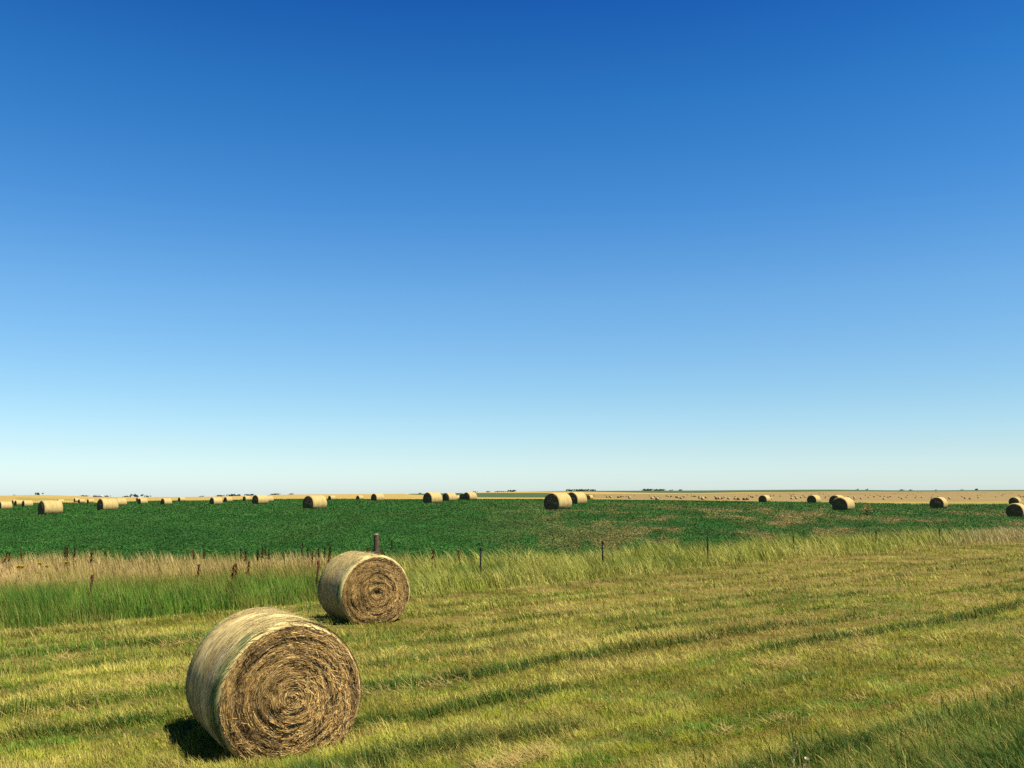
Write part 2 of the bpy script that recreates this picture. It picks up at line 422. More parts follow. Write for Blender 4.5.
def bale_end(rad, L, sign, nr, na, seed, rough, strands=0, hollow=0.0, fine=True):
    """coiled end of a bale: packed layers with loose stalks lying along the coil"""
    b = Build()
    rin = rad * 0.94
    r = np.linspace(0.0, 1.0, nr) * rin
    th = np.linspace(-np.pi, np.pi, na, endpoint=False)
    TH, RR = np.meshgrid(th, r)
    def relief(RR, TH):
        coil = RR * 21 - TH / (2 * np.pi) * 1.0
        wob = 0.8 * fbm(np.cos(TH) * 2.2 + RR * 2, np.sin(TH) * 2.2, seed + 4)
        ridg = vnoise(coil + wob, TH * 1.6 + 7, seed)
        d = 0.06 * (1 - (RR / rin) ** 2) + rough * (ridg - 0.5) + rough * 0.7 * (fbm(RR * np.cos(TH) * 7, RR * np.sin(TH) * 7, seed + 2) - 0.5)
        d = d - hollow * np.exp(-(RR / 0.085) ** 2)
        return d * smooth(rin * 1.02, rin * 0.9, RR)
    D = relief(RR, TH)
    x, z = sag_xz(RR * np.sin(TH), RR * np.cos(TH), rad)
    n = vnoise(RR * 16 - TH / 6.283, TH * 2, seed + 8)
    base = mix((0.10, 0.06, 0.025), (0.28, 0.175, 0.07), n)  # dark core: shade of the deep interior between stalks, put into the colour
    if not strands: base = mix((0.17, 0.11, 0.045), (0.30, 0.20, 0.085), n)  # field bale ends: brown hay darkened, their shade put into the colour
    b.grid(np.stack((x, sign * (L / 2 - 0.01 + D), z), -1), base, wrap=True)
    if strands:
        r2 = np.random.default_rng(seed + 90)
        rs = rin * np.sqrt(r2.uniform(0.0006, 1.0, strands)); t0 = r2.uniform(-np.pi, np.pi, strands)
        ln = r2.uniform(0.04, 0.24, strands); ln = np.minimum(ln, rs * 1.9)
        pitch = r2.normal(0, 0.11, strands)
        wild = r2.random(strands) < 0.10
        pitch = np.where(wild, r2.uniform(-1.2, 1.2, strands), pitch); ln = np.where(wild, ln * 0.6, ln)
        w = r2.uniform(0.0016, 0.0042, strands)
        # coil layers carry bright or brown hay; shade of the gaps is painted dark
        lay = vnoise(rs * 24 - t0 / 6.283 + 0.9 * fbm(np.cos(t0) * 2.2 + rs * 2, np.sin(t0) * 2.2, seed + 4), t0 * 1.1 + 7, seed + 5)
        blot = fbm(rs * np.cos(t0) * 5 + 9, rs * np.sin(t0) * 5, seed + 12)
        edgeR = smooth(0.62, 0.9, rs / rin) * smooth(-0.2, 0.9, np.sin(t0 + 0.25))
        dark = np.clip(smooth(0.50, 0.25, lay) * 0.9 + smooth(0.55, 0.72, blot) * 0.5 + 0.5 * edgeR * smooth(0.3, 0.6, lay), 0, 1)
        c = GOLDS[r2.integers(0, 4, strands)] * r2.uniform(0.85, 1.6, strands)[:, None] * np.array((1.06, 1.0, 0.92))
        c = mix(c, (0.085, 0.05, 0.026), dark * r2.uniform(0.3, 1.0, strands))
        gaps = (dark > 0.6) & (r2.random(strands) < 0.55)                # loose places where stalks have fallen out
        keep = ~gaps
        rs, t0, ln, pitch, w, c, wild = [a[keep] for a in (rs, t0, ln, pitch, w, c, wild)]
        m = len(rs)
        off = r2.uniform(0.0, 0.022, m); curl = np.where(wild, r2.uniform(0.0, 0.07, m), r2.uniform(0, 0.02, m))
        ks = np.linspace(0, 1, 5); tl = r2.normal(0, 0.45, m)
        T = t0[:, None] + ln[:, None] * ks / np.maximum(rs[:, None], 0.03)
        Rk = rs[:, None] + (np.tan(np.clip(pitch, -1.1, 1.1)) * ln)[:, None] * (ks - 0.5)
        Rk = np.clip(Rk, 0.004, rin * 1.015)
        Dk = relief(Rk, T) + off[:, None] + curl[:, None] * ks ** 2
        P = []
        for sg in (-1, 1):
            ra = Rk + sg * w[:, None]
            xx, z_ = sag_xz(ra * np.sin(T), ra * np.cos(T), rad)
            P.append(np.stack((xx, sign * (L / 2 - 0.01 + Dk + sg * tl[:, None] * w[:, None]), z_), -1))
        V = np.stack(P, 2)
        cc = np.broadcast_to(c[:, None, None], V.shape)
        bi = np.arange(m) * 10
        f = np.stack([np.stack((bi + 2 * k, bi + 2 * k + 1, bi + 2 * k + 3, bi + 2 * k + 2), -1) for k in range(4)], 1)
        b.add(V.reshape(-1, 3), f.reshape(-1, 4), cc.reshape(-1, 3))
    return b

def make_bale(loc, rz, rad, L, seed, detail):
    root = empty("hay_bale", loc, rz)
    if detail:
        side = bale_side(rad, L, 260, 70, seed, 0.022, True, 9000)
        f1 = bale_end(rad, L, -1, 100, 260, seed, 0.042, 24000, hollow=0.10 if seed == 41 else 0.02)
        f2 = bale_end(rad, L, 1, 40, 120, seed + 1, 0.045, 1500)
    else:
        side = bale_side(rad, L, 64, 22, seed, 0.04, False, 0)
        f1 = bale_end(rad, L, -1, 20, 64, seed, 0.06)
        f2 = bale_end(rad, L, 1, 20, 64, seed + 1, 0.06)
    zc = rad * 0.86
    for nm, bb in (("wrapped_side", side), ("coiled_end", f1), ("coiled_end", f2)):
        o = bb.build(nm, M_STRAW, root, shade=not detail)
        o.location = (0, 0, zc)
    return root

def copy_tree(o, parent=None):
    c = o.copy(); COL.objects.link(c)
    if parent is not None:
        c.parent = parent
    for ch in list(o.children):
        copy_tree(ch, c)
    return c

NEAR = [  # x, foot line, radius, length, rotation, seed, label
    (-3.07, 12.2, 0.885, 1.62, 31.0, 33, "largest round hay bale in the foreground, coiled end facing us, green streaks on its flank"),
    (-3.62, 22.9, 0.865, 1.62, 31.0, 41, "second largest round hay bale, behind the foreground one, dark hollow in its coil, post behind"),
]
near_roots = []
for X, Y, rad, L, rz, seed, lab in NEAR:
    r_ = make_bale((X, Y, float(zg(X, Y)) - 0.04), R(rz), rad, L, seed, True)
    tag(r_, lab, "hay bale")
    r_["group"] = "round bales on the mown verge"
    near_roots.append((r_, X, Y, rad, L, R(rz)))

FIELD = [  # left, right, top, foot (photo pixels), label; a negative top gives the distance by its height alone
    (-1, 13, 501, 509.5, "tan round bale cut by the photo's left edge"),
    (13, 19.5, 500.3, 504.8, "small pale round bale half hidden just right of the bale at the left edge"),
    (15.5, 23.5, 500.9, 506.3, "small round bale just left of one with a dark end, near the left edge"),
    (22.3, 34, 500, 506.7, "round bale with a narrow dark end, rightmost of the small cluster near the left edge"),
    (39.7, 63, 500, 514.7, "biggest field bale at the far left of the green crop, lit side showing"),
    (57.5, 64.5, 499.8, 504.3, "small round bale peeping out behind the right top of the biggest far left bale"),
    (74, 80.5, 498, 501.8, "tiny round bale, leftmost of three in a row before the distant farm buildings"),
    (78, 86, 498.8, 503, "middle one of three tiny round bales in a row before the distant farm buildings"),
    (86.3, 95.5, 498.7, 503, "rightmost of three tiny round bales in a row before the distant farm buildings"),
    (98, 118.5, 498.2, 510.8, "large field bale right of three tiny ones, another bale touching its right edge"),
    (114, 128, 498, 505.8, "round bale half hidden behind the right side of a larger one, left field"),
    (136.2, 143, 497, 500.8, "tiny round bale behind the left top of a small bale, left field"),
    (138.5, 147.8, 498, 504, "small round bale with a tinier one behind its left top, left field"),
    (161.4, 172, 498, 504.8, "lone small round bale with loose straw at its right foot"),
    (178.6, 185.3, 497, 501.5, "lone tiny round bale right of the bale with loose straw at its foot"),
    (210, 222.8, 497, 504.8, "round bale with a dark end, left of a smaller bale standing close by"),
    (223.7, 233, 496.7, 502, "smaller round bale standing close to the right of a larger one, left field"),
    (243, 250.5, 496, 500.6, "tiny round bale just left of a larger bale with another behind it"),
    (252, 269, 494.5, 504.3, "medium round bale with a small pale bale behind its right side"),
    (264, 274.3, 496, 501.8, "small pale round bale half hidden behind the right side of a medium bale"),
    (303.3, 327, 495, 509.3, "large lone field bale with a dark left end, above the second verge bale's left"),
    (328, 336, 495.7, 500.4, "tiny round bale just right of the large lone field bale"),
    (356, 363.8, 495.5, 500, "tiny round bale standing alone left of a brighter medium one"),
    (371.3, 384, 493.3, 501.3, "medium bright round bale standing alone above the wooden fence post"),
    (423, 442.5, 492, 503.8, "nearest and leftmost bale of the central row on the skyline"),
    (442.3, 457, 492.5, 501.5, "second bale of the central skyline row, right behind the nearest one"),
    (453, 460.5, 495.5, 499.7, "small pale bale peeping out right of the second bale in the central skyline row"),
    (460.3, 470.5, 493, 500.3, "dark ended bale mostly hidden behind the rightmost bale of the central skyline row"),
    (464, 476.2, 492, 500.6, "rightmost bale of the central skyline row, a dark end beside its left"),
    (544.5, 571, 492.5, 509.6, "largest field bale right of the centre, front one of an overlapping pair"),
    (567, 585.5, 491.8, 505, "rear bale of the overlapping pair right of the centre"),
    (586.5, 593.5, 495, 499.2, "tiny bale just right of the overlapping pair, right of the centre"),
    (757.5, 771.3, 494.8, 502.5, "lone small bale at the far crop edge, leftmost of the bales in the right field"),
    (805.8, 821.6, 494.8, 503.5, "lone bale at the crop edge just left of a tight overlapping pair"),
    (829, 845, 494.8, 505, "rear bale of the tight overlapping pair in the right field"),
    (831.5, 854, 496.8, 510.7, "front bale of the tight overlapping pair in the right field"),
    (929, 947.3, 496.8, 508.5, "lone bale with a broad dark end between the tight pair and the right edge"),
    (1006, 1023, 496.8, 505, "rear bale of the pair at the photo's right edge"),
    (1004, 1027, 502.8, 516.5, "front bale of the pair cut by the photo's right edge"),
]
protos = [make_bale((0, 0, 0), 0, 0.85, 1.78, s, False) for s in (61, 72, 83)]
used = [False] * 3
FACE = -41.0
bale_spots = []
VIS = 1.46                                   # what stands clear of the crop
for i, (xl, xr, yt, yb, lab) in enumerate(FIELD):
    D = VIS * F / (yb - yt)
    u = bearing(0.5 * (xl + xr))
    want = (HORIZON - yb) / F
    Yb = min((D * k for k in np.linspace(0.9, 1.12, 45)), key=lambda q: abs((float(zrel(u * q, q)) + 0.1) / q - want))
    bs = Yb / D
    X = u * Yb
    k = i % 3
    if used[k]: o = copy_tree(protos[k])
    else: o = protos[k]; used[k] = True
    z = float(zg(X, Yb))
    o.location = (X, Yb, z - 0.05)
    o.rotation_euler = (0, 0, R(FACE + random.uniform(-3, 3)))
    o.scale = (bs, bs, bs)
    tag(o, lab, "hay bale", "round bales across the green crop")
    bale_spots.append((X, Yb))
    yfoot = HORIZON - (z - EYE + 0.1) / Yb * F
    print("bale %2d  Y %.0f  foot %.1f want %.1f" % (i, Yb, yfoot, yb))

# far bales scattered over the tan field
def far_bale_mesh(col):
    b = Build()
    na = 20
    th = np.linspace(-np.pi, np.pi, na, endpoint=False)
    rad, L = 0.85, 1.7
    prof = [(-L / 2, 0.0), (-L / 2, 0.9), (-L / 2 + .06, 1.0), (L / 2 - .06, 1.0), (L / 2, 0.9), (L / 2, 0.0)]
    P = []
    for y, k in prof:
        x, z = sag_xz(rad * k * np.sin(th), rad * k * np.cos(th), rad)
        P.append(np.stack((x, np.full(na, y), z + rad * 0.86), -1))
    P = np.array(P)
    tint = np.broadcast_to(np.array(col), P.shape)
    b.grid(P, tint, wrap=True)
    return b
fars = [far_bale_mesh(c).build("hay_bale", M_STRAW) for c in ((0.52, 0.40, 0.20), (0.40, 0.28, 0.13), (0.24, 0.15, 0.07))]
spots = []
r3 = random.Random(5)
dots = [(592, 498), (607, 497.6), (621, 497.4), (657, 499.8), (652, 499.3), (655, 497.2), (659, 498), (671, 497), (678, 498.2), (681, 499), (684, 497.4),
        (692, 496.6), (695, 496.9), (702, 498.5), (706, 498.3), (719, 499.4), (722, 499.2), (735, 499.7), (738, 500), (744, 500.2), (747, 500), (750, 500)]
while len(dots) < 185:
    x = 592 + (1040 - 592) * (r3.random() ** 0.75)
    y = (492.6 + 7.4 * r3.random() ** 1.2) if x > 690 else r3.uniform(495.2, 498.8)
    if y < 494 and r3.random() < 0.35: continue
    dots.append((x, y))
first = True
for x, y in dots:
    Yb = hit(x, y, 200)
    if Yb > 2200: continue
    X = bearing(x) * Yb
    if any(abs(X - a) < 4 and abs(Yb - c) < 6 for a, c in spots): continue
    spots.append((X, Yb))
    k = len(spots) - 1
    if k < 3: o = fars[k]
    else:
        o = fars[r3.choice((0, 0, 0, 0, 1, 2))].copy(); COL.objects.link(o)
    o.location = (X, Yb, float(zg(X, Yb)) - 0.05)
    o.rotation_euler = (0, 0, R(FACE + r3.uniform(-12, 12)))
    o.scale = (0.7, 0.7, 0.7)
    tag(o, "tiny far round bale, one of many scattered over the tan stubble field by the horizon", "hay bale", "tiny far bales on the tan stubble field")
print("far bales", len(spots))

# ------------------------------------------------------------------ grass
def blade_mesh(name, X, Y, length, width, lean_az, lean, col, mat, curve=0.5, two=True, z0=None, sink=0.02):
    n = len(X)
    z = zg(X, Y) - sink if z0 is None else z0
    P0 = np.stack((X, Y, z), -1)
    fa = rng.uniform(0, 2 * np.pi, n)
    side = np.stack((np.cos(fa), np.sin(fa), np.zeros(n)), -1) * (width * 0.5)[:, None]
    ld = np.stack((np.sin(lean_az), np.cos(lean_az), np.zeros(n)), -1)
    s1 = np.sin(lean * (1 - curve)); c1 = np.cos(lean * (1 - curve))
    s2 = np.sin(np.minimum(lean * (1 + curve), 1.9)); c2 = np.cos(np.minimum(lean * (1 + curve), 1.9))
    up = np.array([0, 0, 1.0])
    mid = P0 + (ld * s1[:, None] + up * c1[:, None]) * (length * 0.55)[:, None]
    tip = mid + (ld * s2[:, None] + up * c2[:, None]) * (length * 0.45)[:, None]
    if two:
        V = np.stack((P0 - side, P0 + side, mid + side * 0.8, mid - side * 0.8, tip), 1)
        bi = np.arange(n)[:, None] * 5
        quads = (bi + np.array([0, 1, 2, 3])); tris = (bi + np.array([3, 2, 4]))
        loops = np.concatenate((quads, tris), 1).ravel()
        sizes = np.tile([4, 3], n)
        k = 5
    else:
        V = np.stack((P0 - side, P0 + side, tip), 1)
        loops = (np.arange(n)[:, None] * 3 + np.array([0, 1, 2])).ravel(); sizes = np.full(n, 3); k = 3
    c = np.repeat(col[:, None], k, 1).reshape(-1, 3)
    return V.reshape(-1, 3), loops, sizes, c, k * n

def join_blades(name, mat, parts, label=None):
    vs, ls, ss, cs = [], [], [], []; off = 0
    for v, l, s, c, k in parts:
        vs.append(v); ls.append(l + off); ss.append(s); cs.append(c); off += k
    o = mesh_obj(name, np.concatenate(vs), np.concatenate(ls), np.concatenate(ss), mat, None, np.concatenate(cs))
    return tag(o, label, "grass" if label else None, None, "stuff")

def scatter(n, y1, y2, um=0.72):
    Y = 1.0 / (1 / y1 + rng.random(n) * (1 / y2 - 1 / y1))
    u = rng.uniform(-um, um, n)
    return u * Y, Y

def outside_bales(X, Y, grow=-0.05):
    keep = np.ones(len(X), bool)
    for r_, bx, by, rad, L, rz in near_roots:
        dx, dy = X - bx, Y - by
        lx = dx * math.cos(rz) + dy * math.sin(rz); lyy = -dx * math.sin(rz) + dy * math.cos(rz)
        keep &= ~((np.abs(lx) < rad * 0.62 + grow) & (np.abs(lyy) < L / 2 + grow))
    return keep

MOW_Q = 23.9
def mow_q(s):   # wavering edge of the mown strip
    return MOW_Q + 0.7 * (vnoise(s * 0.25, s * 0 + 2.2, 21) - 0.5) + 0.4 * (vnoise(s * 1.1, s * 0, 22) - 0.5)

STRAW_C = np.array((0.56, 0.455, 0.125)); OLIVE_C = np.array((0.28, 0.275, 0.028)); GREEN_C = np.array((0.125, 0.235, 0.022))
DEEP_C = np.array((0.03, 0.085, 0.012)); PINK_C = np.array((0.36, 0.215, 0.085)); LIME_C = np.array((0.38, 0.385, 0.045))

def sward(X, Y):
    """colour and length of the mown grass: mower rows along the road, patches within them"""
    s = along(X, Y); q = across(X, Y)
    warp = 1.1 * (fbm(s * 0.10, q * 0.25, 31) - 0.5) + 0.5 * (fbm(s * 0.5, q * 0.8, 32) - 0.5)
    row = vnoise((q + warp) * 0.95, s * 0.035, 33)
    row2 = vnoise((q + warp * 0.7) * 2.1, s * 0.08, 34)
    patch = fbm(s * 0.35, q * 0.9, 35, 4)
    fine = fbm(s * 1.6, q * 3.2, 36, 3)
    dry = np.clip(1.7 * (0.55 * row + 0.5 * row2 + 0.9 * patch + 0.7 * fine - 1.325) + 0.37, 0, 1)
    gp = smooth(0.52, 0.66, fbm(s * 0.22 + 31, q * 0.9, 44, 4))
    dry = dry * (1 - 0.75 * gp)
    c = mix(GREEN_C, OLIVE_C, smooth(0.0, 0.32, dry))
    c = mix(c, LIME_C, smooth(0.28, 0.55, dry))
    c = mix(c, STRAW_C, smooth(0.50, 0.85, dry) * 0.9)
    pk = smooth(0.60, 0.74, fbm(s * 0.22 + 40, q * 0.95, 37, 4))
    c = mix(c, PINK_C, pk * 0.55)
    # narrow lines the mower left: a dark green fringe with a pale lying edge beside it
    qq = q + 1.3 * (fbm(s * 0.09, q * 0.12, 30) - 0.5) + 0.35 * (fbm(s * 0.6, q * 0.9, 32) - 0.5)
    ph = qq / 1.62 + 0.45 * (vnoise(qq * 0.35, qq * 0 + 4.4, 46) - 0.5)
    fr = ph - np.floor(ph)
    k = np.floor(ph).astype(np.int64)
    strong = hash2(k, k * 0 + 3, 47)
    brk = smooth(0.40, 0.58, fbm(s * 0.20 + 13 * strong, k * 3.7, 38, 3) * 0.7 + 0.38 * strong + 0.045)
    dk = smooth(0.0, 0.12, fr) * smooth(0.42, 0.20, fr) * brk
    pale = smooth(0.36, 0.5, fr) * smooth(0.78, 0.55, fr) * smooth(0.3, 0.55, fbm(s * 0.2 + 5, k * 2.3, 39, 3))
    c = mix(c, STRAW_C * 1.1, pale * 0.62)
    c = mix(c, (0.42, 0.27, 0.10), smooth(-0.16, -0.04, fr - 1) * brk * 0.7)
    c = mix(c, DEEP_C, dk * (0.55 + 0.38 * smooth(20, 12, q)))
    near = smooth(7.6, 5.4, q + 1.2 * (fbm(s * 0.4, q * 0.4, 39) - 0.5))
    c = mix(c, np.array((0.06, 0.13, 0.02)), near * 0.75)
    ln = 0.075 + 0.05 * fine + 0.10 * dk + 0.16 * near + 0.03 * dry
    return c, ln, near

def mown(n):
    X, Y = scatter(n, 7.0, 75)
    s = along(X, Y); q = across(X, Y)
    ok = (q < mow_q(s)) & (q > -1.5) & outside_bales(X, Y)
    X, Y, q = X[ok], Y[ok], q[ok]
    c, ln, near = sward(X, Y)
    n = len(X)
    cl = vnoise(X * 5.0, Y * 5.0, 71); cl2 = vnoise(X * 1.7, Y * 1.7, 72)          # tufts share a tone, a lie and a length
    c = c * (rng.uniform(0.7, 1.3, n) * (0.42 + 0.75 * cl + 0.45 * cl2))[:, None]
    c = c * np.array((1.02, 1.10, 0.95))
    ln = ln * (0.6 + 0.8 * cl)
    odd = rng.random(n)
    c = np.where((odd < 0.13)[:, None], STRAW_C * rng.uniform(0.8, 1.25, n)[:, None], c)
    c = np.where((odd > 0.92)[:, None], GREEN_C * rng.uniform(0.6, 1.3, n)[:, None], c)
    ln = ln * rng.uniform(0.55, 1.6, n)
    w = np.maximum(0.0055, 0.00052 * Y) * rng.uniform(0.7, 1.4, n)
    az = np.where(rng.random(n) < 0.75, R(-75) + 2.2 * (vnoise(X * 1.3, Y * 1.3, 73) - 0.5) + rng.normal(0, 0.4, n), rng.uniform(0, 6.28, n))
    lean = np.abs(rng.normal(0.85, 0.35, n))
    return blade_mesh("g", X, Y, ln, w, az, lean, c, None, 0.45, True)

join_blades("mown_grass", M_GRASS, [mown(900000)], "short mown grass in dry yellow and green rows along the verge")

def loose(n):
    X, Y = scatter(n, 8.6, 45)
    s = along(X, Y); q = across(X, Y)
    ph = (q + 1.3 * (fbm(s * 0.09, q * 0.12, 30) - 0.5)) / 1.62
    fr = ph - np.floor(ph)
    d = smooth(0.64, 0.74, fbm(s * 0.7, q * 1.5, 48, 3)) * (0.35 + 0.65 * smooth(0.3, 0.5, fr) * smooth(0.9, 0.6, fr))
    ok = (q < mow_q(s)) & (q > 5) & (rng.random(n) < d * 0.6) & outside_bales(X, Y, 0.1)
    X, Y = X[ok], Y[ok]; n = len(X)
    c = np.array((0.60, 0.45, 0.15)) * rng.uniform(0.7, 1.25, n)[:, None]
    z = zg(X, Y) + rng.uniform(0.03, 0.10, n)
    return blade_mesh("g", X, Y, rng.uniform(0.12, 0.34, n), np.maximum(0.006, 0.0005 * Y), R(-60) + rng.normal(0, 1.0, n), rng.normal(1.4, 0.15, n), c, None, 0.1, True, z0=z)
o = join_blades("loose_hay", M_GRASS, [loose(420000)], "pale wisps of loose dry hay lying on the mown grass")
o["category"] = "hay"

# long weeds and grass at the near foot of the shoulder
def near_weeds(n):
    X, Y = scatter(n, 8.6, 26)
    s = along(X, Y); q = across(X, Y)
    dens = smooth(7.4, 5.2, q + 1.6 * (fbm(s * 0.5, q * 0.5, 41) - 0.5))
    ok = (rng.random(n) < dens * (0.25 + 0.9 * smooth(0.42, 0.6, fbm(s * 0.9, q * 0.9, 43)))) & (q > -1)
    X, Y = X[ok], Y[ok]; n = len(X)
    c = mix((0.035, 0.10, 0.016), (0.17, 0.26, 0.035), np.clip(0.4 * rng.random(n) + 1.1 * (fbm(X * 4, Y * 4, 45) - 0.25), 0, 1)) * rng.uniform(0.6, 1.4, n)[:, None]
    straw = rng.random(n) < 0.12
    c = np.where(straw[:, None], STRAW_C, c)
    ln = rng.uniform(0.12, 0.42, n); w = rng.uniform(0.009, 0.026, n)
    return blade_mesh("g", X, Y, ln, w, R(-70) + rng.normal(0, 1.0, n), np.abs(rng.normal(0.5, 0.3, n)), c, None, 0.5)
join_blades("weeds", M_GRASS, [near_weeds(75000)], "tall green weeds in the bottom right corner of the verge")

# uncut tall grass along the fence
def tall(n, kind):
    X, Y = scatter(n, 17, 120, 0.8)
    s = along(X, Y); q = across(X, Y)
    u = X / Y
    lim = e0(u) + 1.2 * (vnoise(s * 0.5, q * 0.5, 51) - 0.5)
    ok = (q > mow_q(s)) & (Y < lim)
    X, Y, s, q, u = X[ok], Y[ok], s[ok], q[ok], u[ok]
    px = 512 + F * u
    n = len(X)
    left = smooth(470, 330, px)                           # the wide dry meadow on the left
    front = smooth(30.0, 27.0, q + 2.4 * (fbm(s * 0.25, q * 0.35, 52) - 0.5))
    patch = fbm(s * 0.4, q * 0.6, 53, 3)
    dryL = mix((0.60, 0.43, 0.15), (0.78, 0.58, 0.26), rng.random(n))
    dryL = mix(dryL, (0.33, 0.31, 0.055), smooth(0.48, 0.64, patch) * 0.7)
    midL = mix((0.20, 0.25, 0.035), (0.42, 0.35, 0.085), rng.random(n))
    tuft = fbm(X * 2.2, Y * 1.2, 56, 3)
    wallL = mix((0.06, 0.17, 0.018), (0.20, 0.36, 0.04), np.clip(rng.random(n) * 0.6 + 1.6 * (tuft - 0.35), 0, 1))
    wallL = np.where((rng.random(n) < 0.10)[:, None], np.array((0.42, 0.38, 0.10)), wallL)
    cL = mix(mix(dryL, midL, smooth(33.5, 29.5, q + 3 * (patch - 0.5))), wallL, np.clip(front * smooth(0.2, 0.55, patch + 0.15 * rng.random(n)), 0, 1))
    farR = smooth(900, 1010, px)
    clR = vnoise(X * 2.6, Y * 1.6, 57)
    cR = mix((0.25, 0.31, 0.035), (0.60, 0.55, 0.15), np.clip(rng.random(n) * 0.45 + 0.6 * clR + 0.9 * (patch - 0.5) - 0.05, 0, 1))
    cR = mix(cR, (0.08, 0.17, 0.02), smooth(0.56, 0.72, fbm(s * 0.3 + 70, q * 0.5, 55)) * 0.8)
    cR = mix(cR, (0.54, 0.42, 0.20), farR * (0.5 + 0.5 * rng.random(n)))
    c = mix(cR * 1.12, cL, left) * (rng.uniform(0.7, 1.3, n) * (0.75 + 0.5 * vnoise(X * 3.1, Y * 2.0, 58)))[:, None]
    hvar = 0.45 + 0.6 * fbm(s * 0.3, q * 0.5, 54, 3) + 0.35 * vnoise(X * 2.6, Y * 1.6, 57)
    ln = (0.70 * left + 0.80 * (1 - left)) * hvar * rng.uniform(0.5, 1.15, n)
    rise = smooth(0.0, 0.5, q - mow_q(s))
    ln = ln * (0.45 + 0.55 * rise)
    w = np.maximum(0.009, 0.00050 * Y) * rng.uniform(0.7, 1.4, n)
    az = R(-85) + rng.normal(0, 0.45, n) + np.where(rng.random(n) < 0.25, rng.uniform(-3, 3, n), 0)
    lean = np.abs(rng.normal(0.52, 0.2, n)) * (1 - 0.55 * left) + 0.08
    return blade_mesh("g", X, Y, ln, w, az, lean, c, None, 0.45, True)
join_blades("tall_grass", M_GRASS, [tall(520000, 0)], "uncut tall grass along the fence, green in front, dry yellow behind")

# ------------------------------------------------------------------ alfalfa crop
def crop(n):
    X, Y = scatter(n, 36, 420, 0.75)
    u = X / Y
    ok = (Y > e0(u) - 0.3 + 1.5 * (vnoise(X * 0.7, Y * 0.5, 61) - 0.5)) & (Y < e1(u))
    X, Y, u = X[ok], Y[ok], u[ok]
    px = 512 + F * u
    gap = fbm(X * 0.16, Y * 0.10, 62, 4)
    gapw = smooth(430, 740, px) * smooth(150, 90, Y) * smooth(36, 46, Y - 0 * X)
    gap2 = fbm(X * 0.5, Y * 0.25, 63, 3)
    clump = vnoise(X * 1.1, Y * 0.5, 66)
    bare = smooth(0.475, 0.535, 0.45 * gap + 0.3 * gap2 + 0.25 * clump + 0.004) * gapw
    keep = rng.random(len(X)) > bare * 0.25
    X, Y, bare, gap2 = X[keep], Y[keep], bare[keep], gap2[keep]
    n = len(X)
    hum = fbm(X * 0.9, Y * 0.6, 64, 3)
    H = (0.16 + 0.22 * hum) * (1 - 0.75 * bare) * smooth(420, 100, Y) + 0.03
    for bx, by in bale_spots:
        H *= 1 - 0.6 * np.exp(-((X - bx) ** 2 + (Y - by) ** 2) / 4.0)
    zz = zg(X, Y) + H * rng.random(n) ** 0.5
    size = np.maximum(0.036, 0.00066 * Y) * rng.uniform(0.6, 1.3, n)
    P0 = np.stack((X, Y, zz), -1)
    a = rng.normal(0, 1, (n, 3)); a[:, 2] *= 0.6; a /= np.linalg.norm(a, axis=1)[:, None]
    bb = rng.normal(0, 1, (n, 3)); bb[:, 2] *= 0.6; bb -= a * (a * bb).sum(1)[:, None]; bb /= np.linalg.norm(bb, axis=1)[:, None]
    V = np.stack((P0 - a * size[:, None], P0 + a * (size * 0.8)[:, None] - bb * (size * 0.4)[:, None], P0 + bb * size[:, None]), 1)
    t = fbm(X * 0.25, Y * 0.12, 65, 3)
    c = mix((0.022, 0.115, 0.018), (0.065, 0.205, 0.034), np.clip(0.4 * rng.random(n) + 1.1 * (hum - 0.25), 0, 1))
    c = mix(c, (0.075, 0.15, 0.03), smooth(0.45, 0.7, t) * 0.45)
    c = mix(c, (0.40, 0.27, 0.10), np.clip(bare * rng.uniform(0.75, 1.4, n), 0, 0.95))
    c = c * (rng.uniform(0.8, 1.2, n) * (0.72 + 0.56 * vnoise(X * 0.9, Y * 0.4, 67)))[:, None]
    c = np.where((rng.random(n) < 0.02)[:, None], np.array((0.14, 0.18, 0.05)), c)
    loops = np.arange(3 * n); sizes = np.full(n, 3)
    return V.reshape(-1, 3), loops, sizes, np.repeat(c[:, None], 3, 1).reshape(-1, 3), 3 * n
o = join_blades("alfalfa", M_LEAF, [crop(1150000)], "low dark green leafy crop covering the field behind the fence")
o["category"] = "crop"

# ------------------------------------------------------------------ fence posts
FX, FY = -1.07, 32.0
def steel_post(name, X, Y, h, tilt, tint, lab, grp):
    root = empty(name, (X, Y, float(zg(X, Y)) - 0.3), ROAD_AZ)
    H = h + 0.3
    b = Build()
    tx, ty = tilt
    def bar(x0, x1, y0, y1):
        v = []
        for z in (0, H):
            k = z / H
            for x, y in ((x0, y0), (x1, y0), (x1, y1), (x0, y1)): v.append((x + tx * k, y + ty * k, z))
        b.add(v, [(0, 3, 2, 1), (4, 5, 6, 7), (0, 1, 5, 4), (1, 2, 6, 5), (2, 3, 7, 6), (3, 0, 4, 7)], tint)
    bar(-0.026, 0.026, -0.005, 0.005); bar(-0.006, 0.006, 0.0055, 0.05)
    for k in range(int(H / 0.08)):
        z = 0.35 + 0.08 * k
        if z < H - 0.05:
            q = z / H
            b.box((-0.01 + tx * q, -0.014 + ty * q, z), (0.01 + tx * q, -0.0055 + ty * q, z + 0.02), tint)
    b.build("shaft", M_METAL, root)
    c = Build(); q0 = (H - 0.12) / H
    c.box((-0.034 + tx * q0, -0.0072, H - 0.12), (0.034 + tx, 0.0072, H + 0.004), tuple(np.array(tint) * 1.2))
    c.build("painted_tip", M_METAL, root)
    tag(root, lab, "fence post", grp)
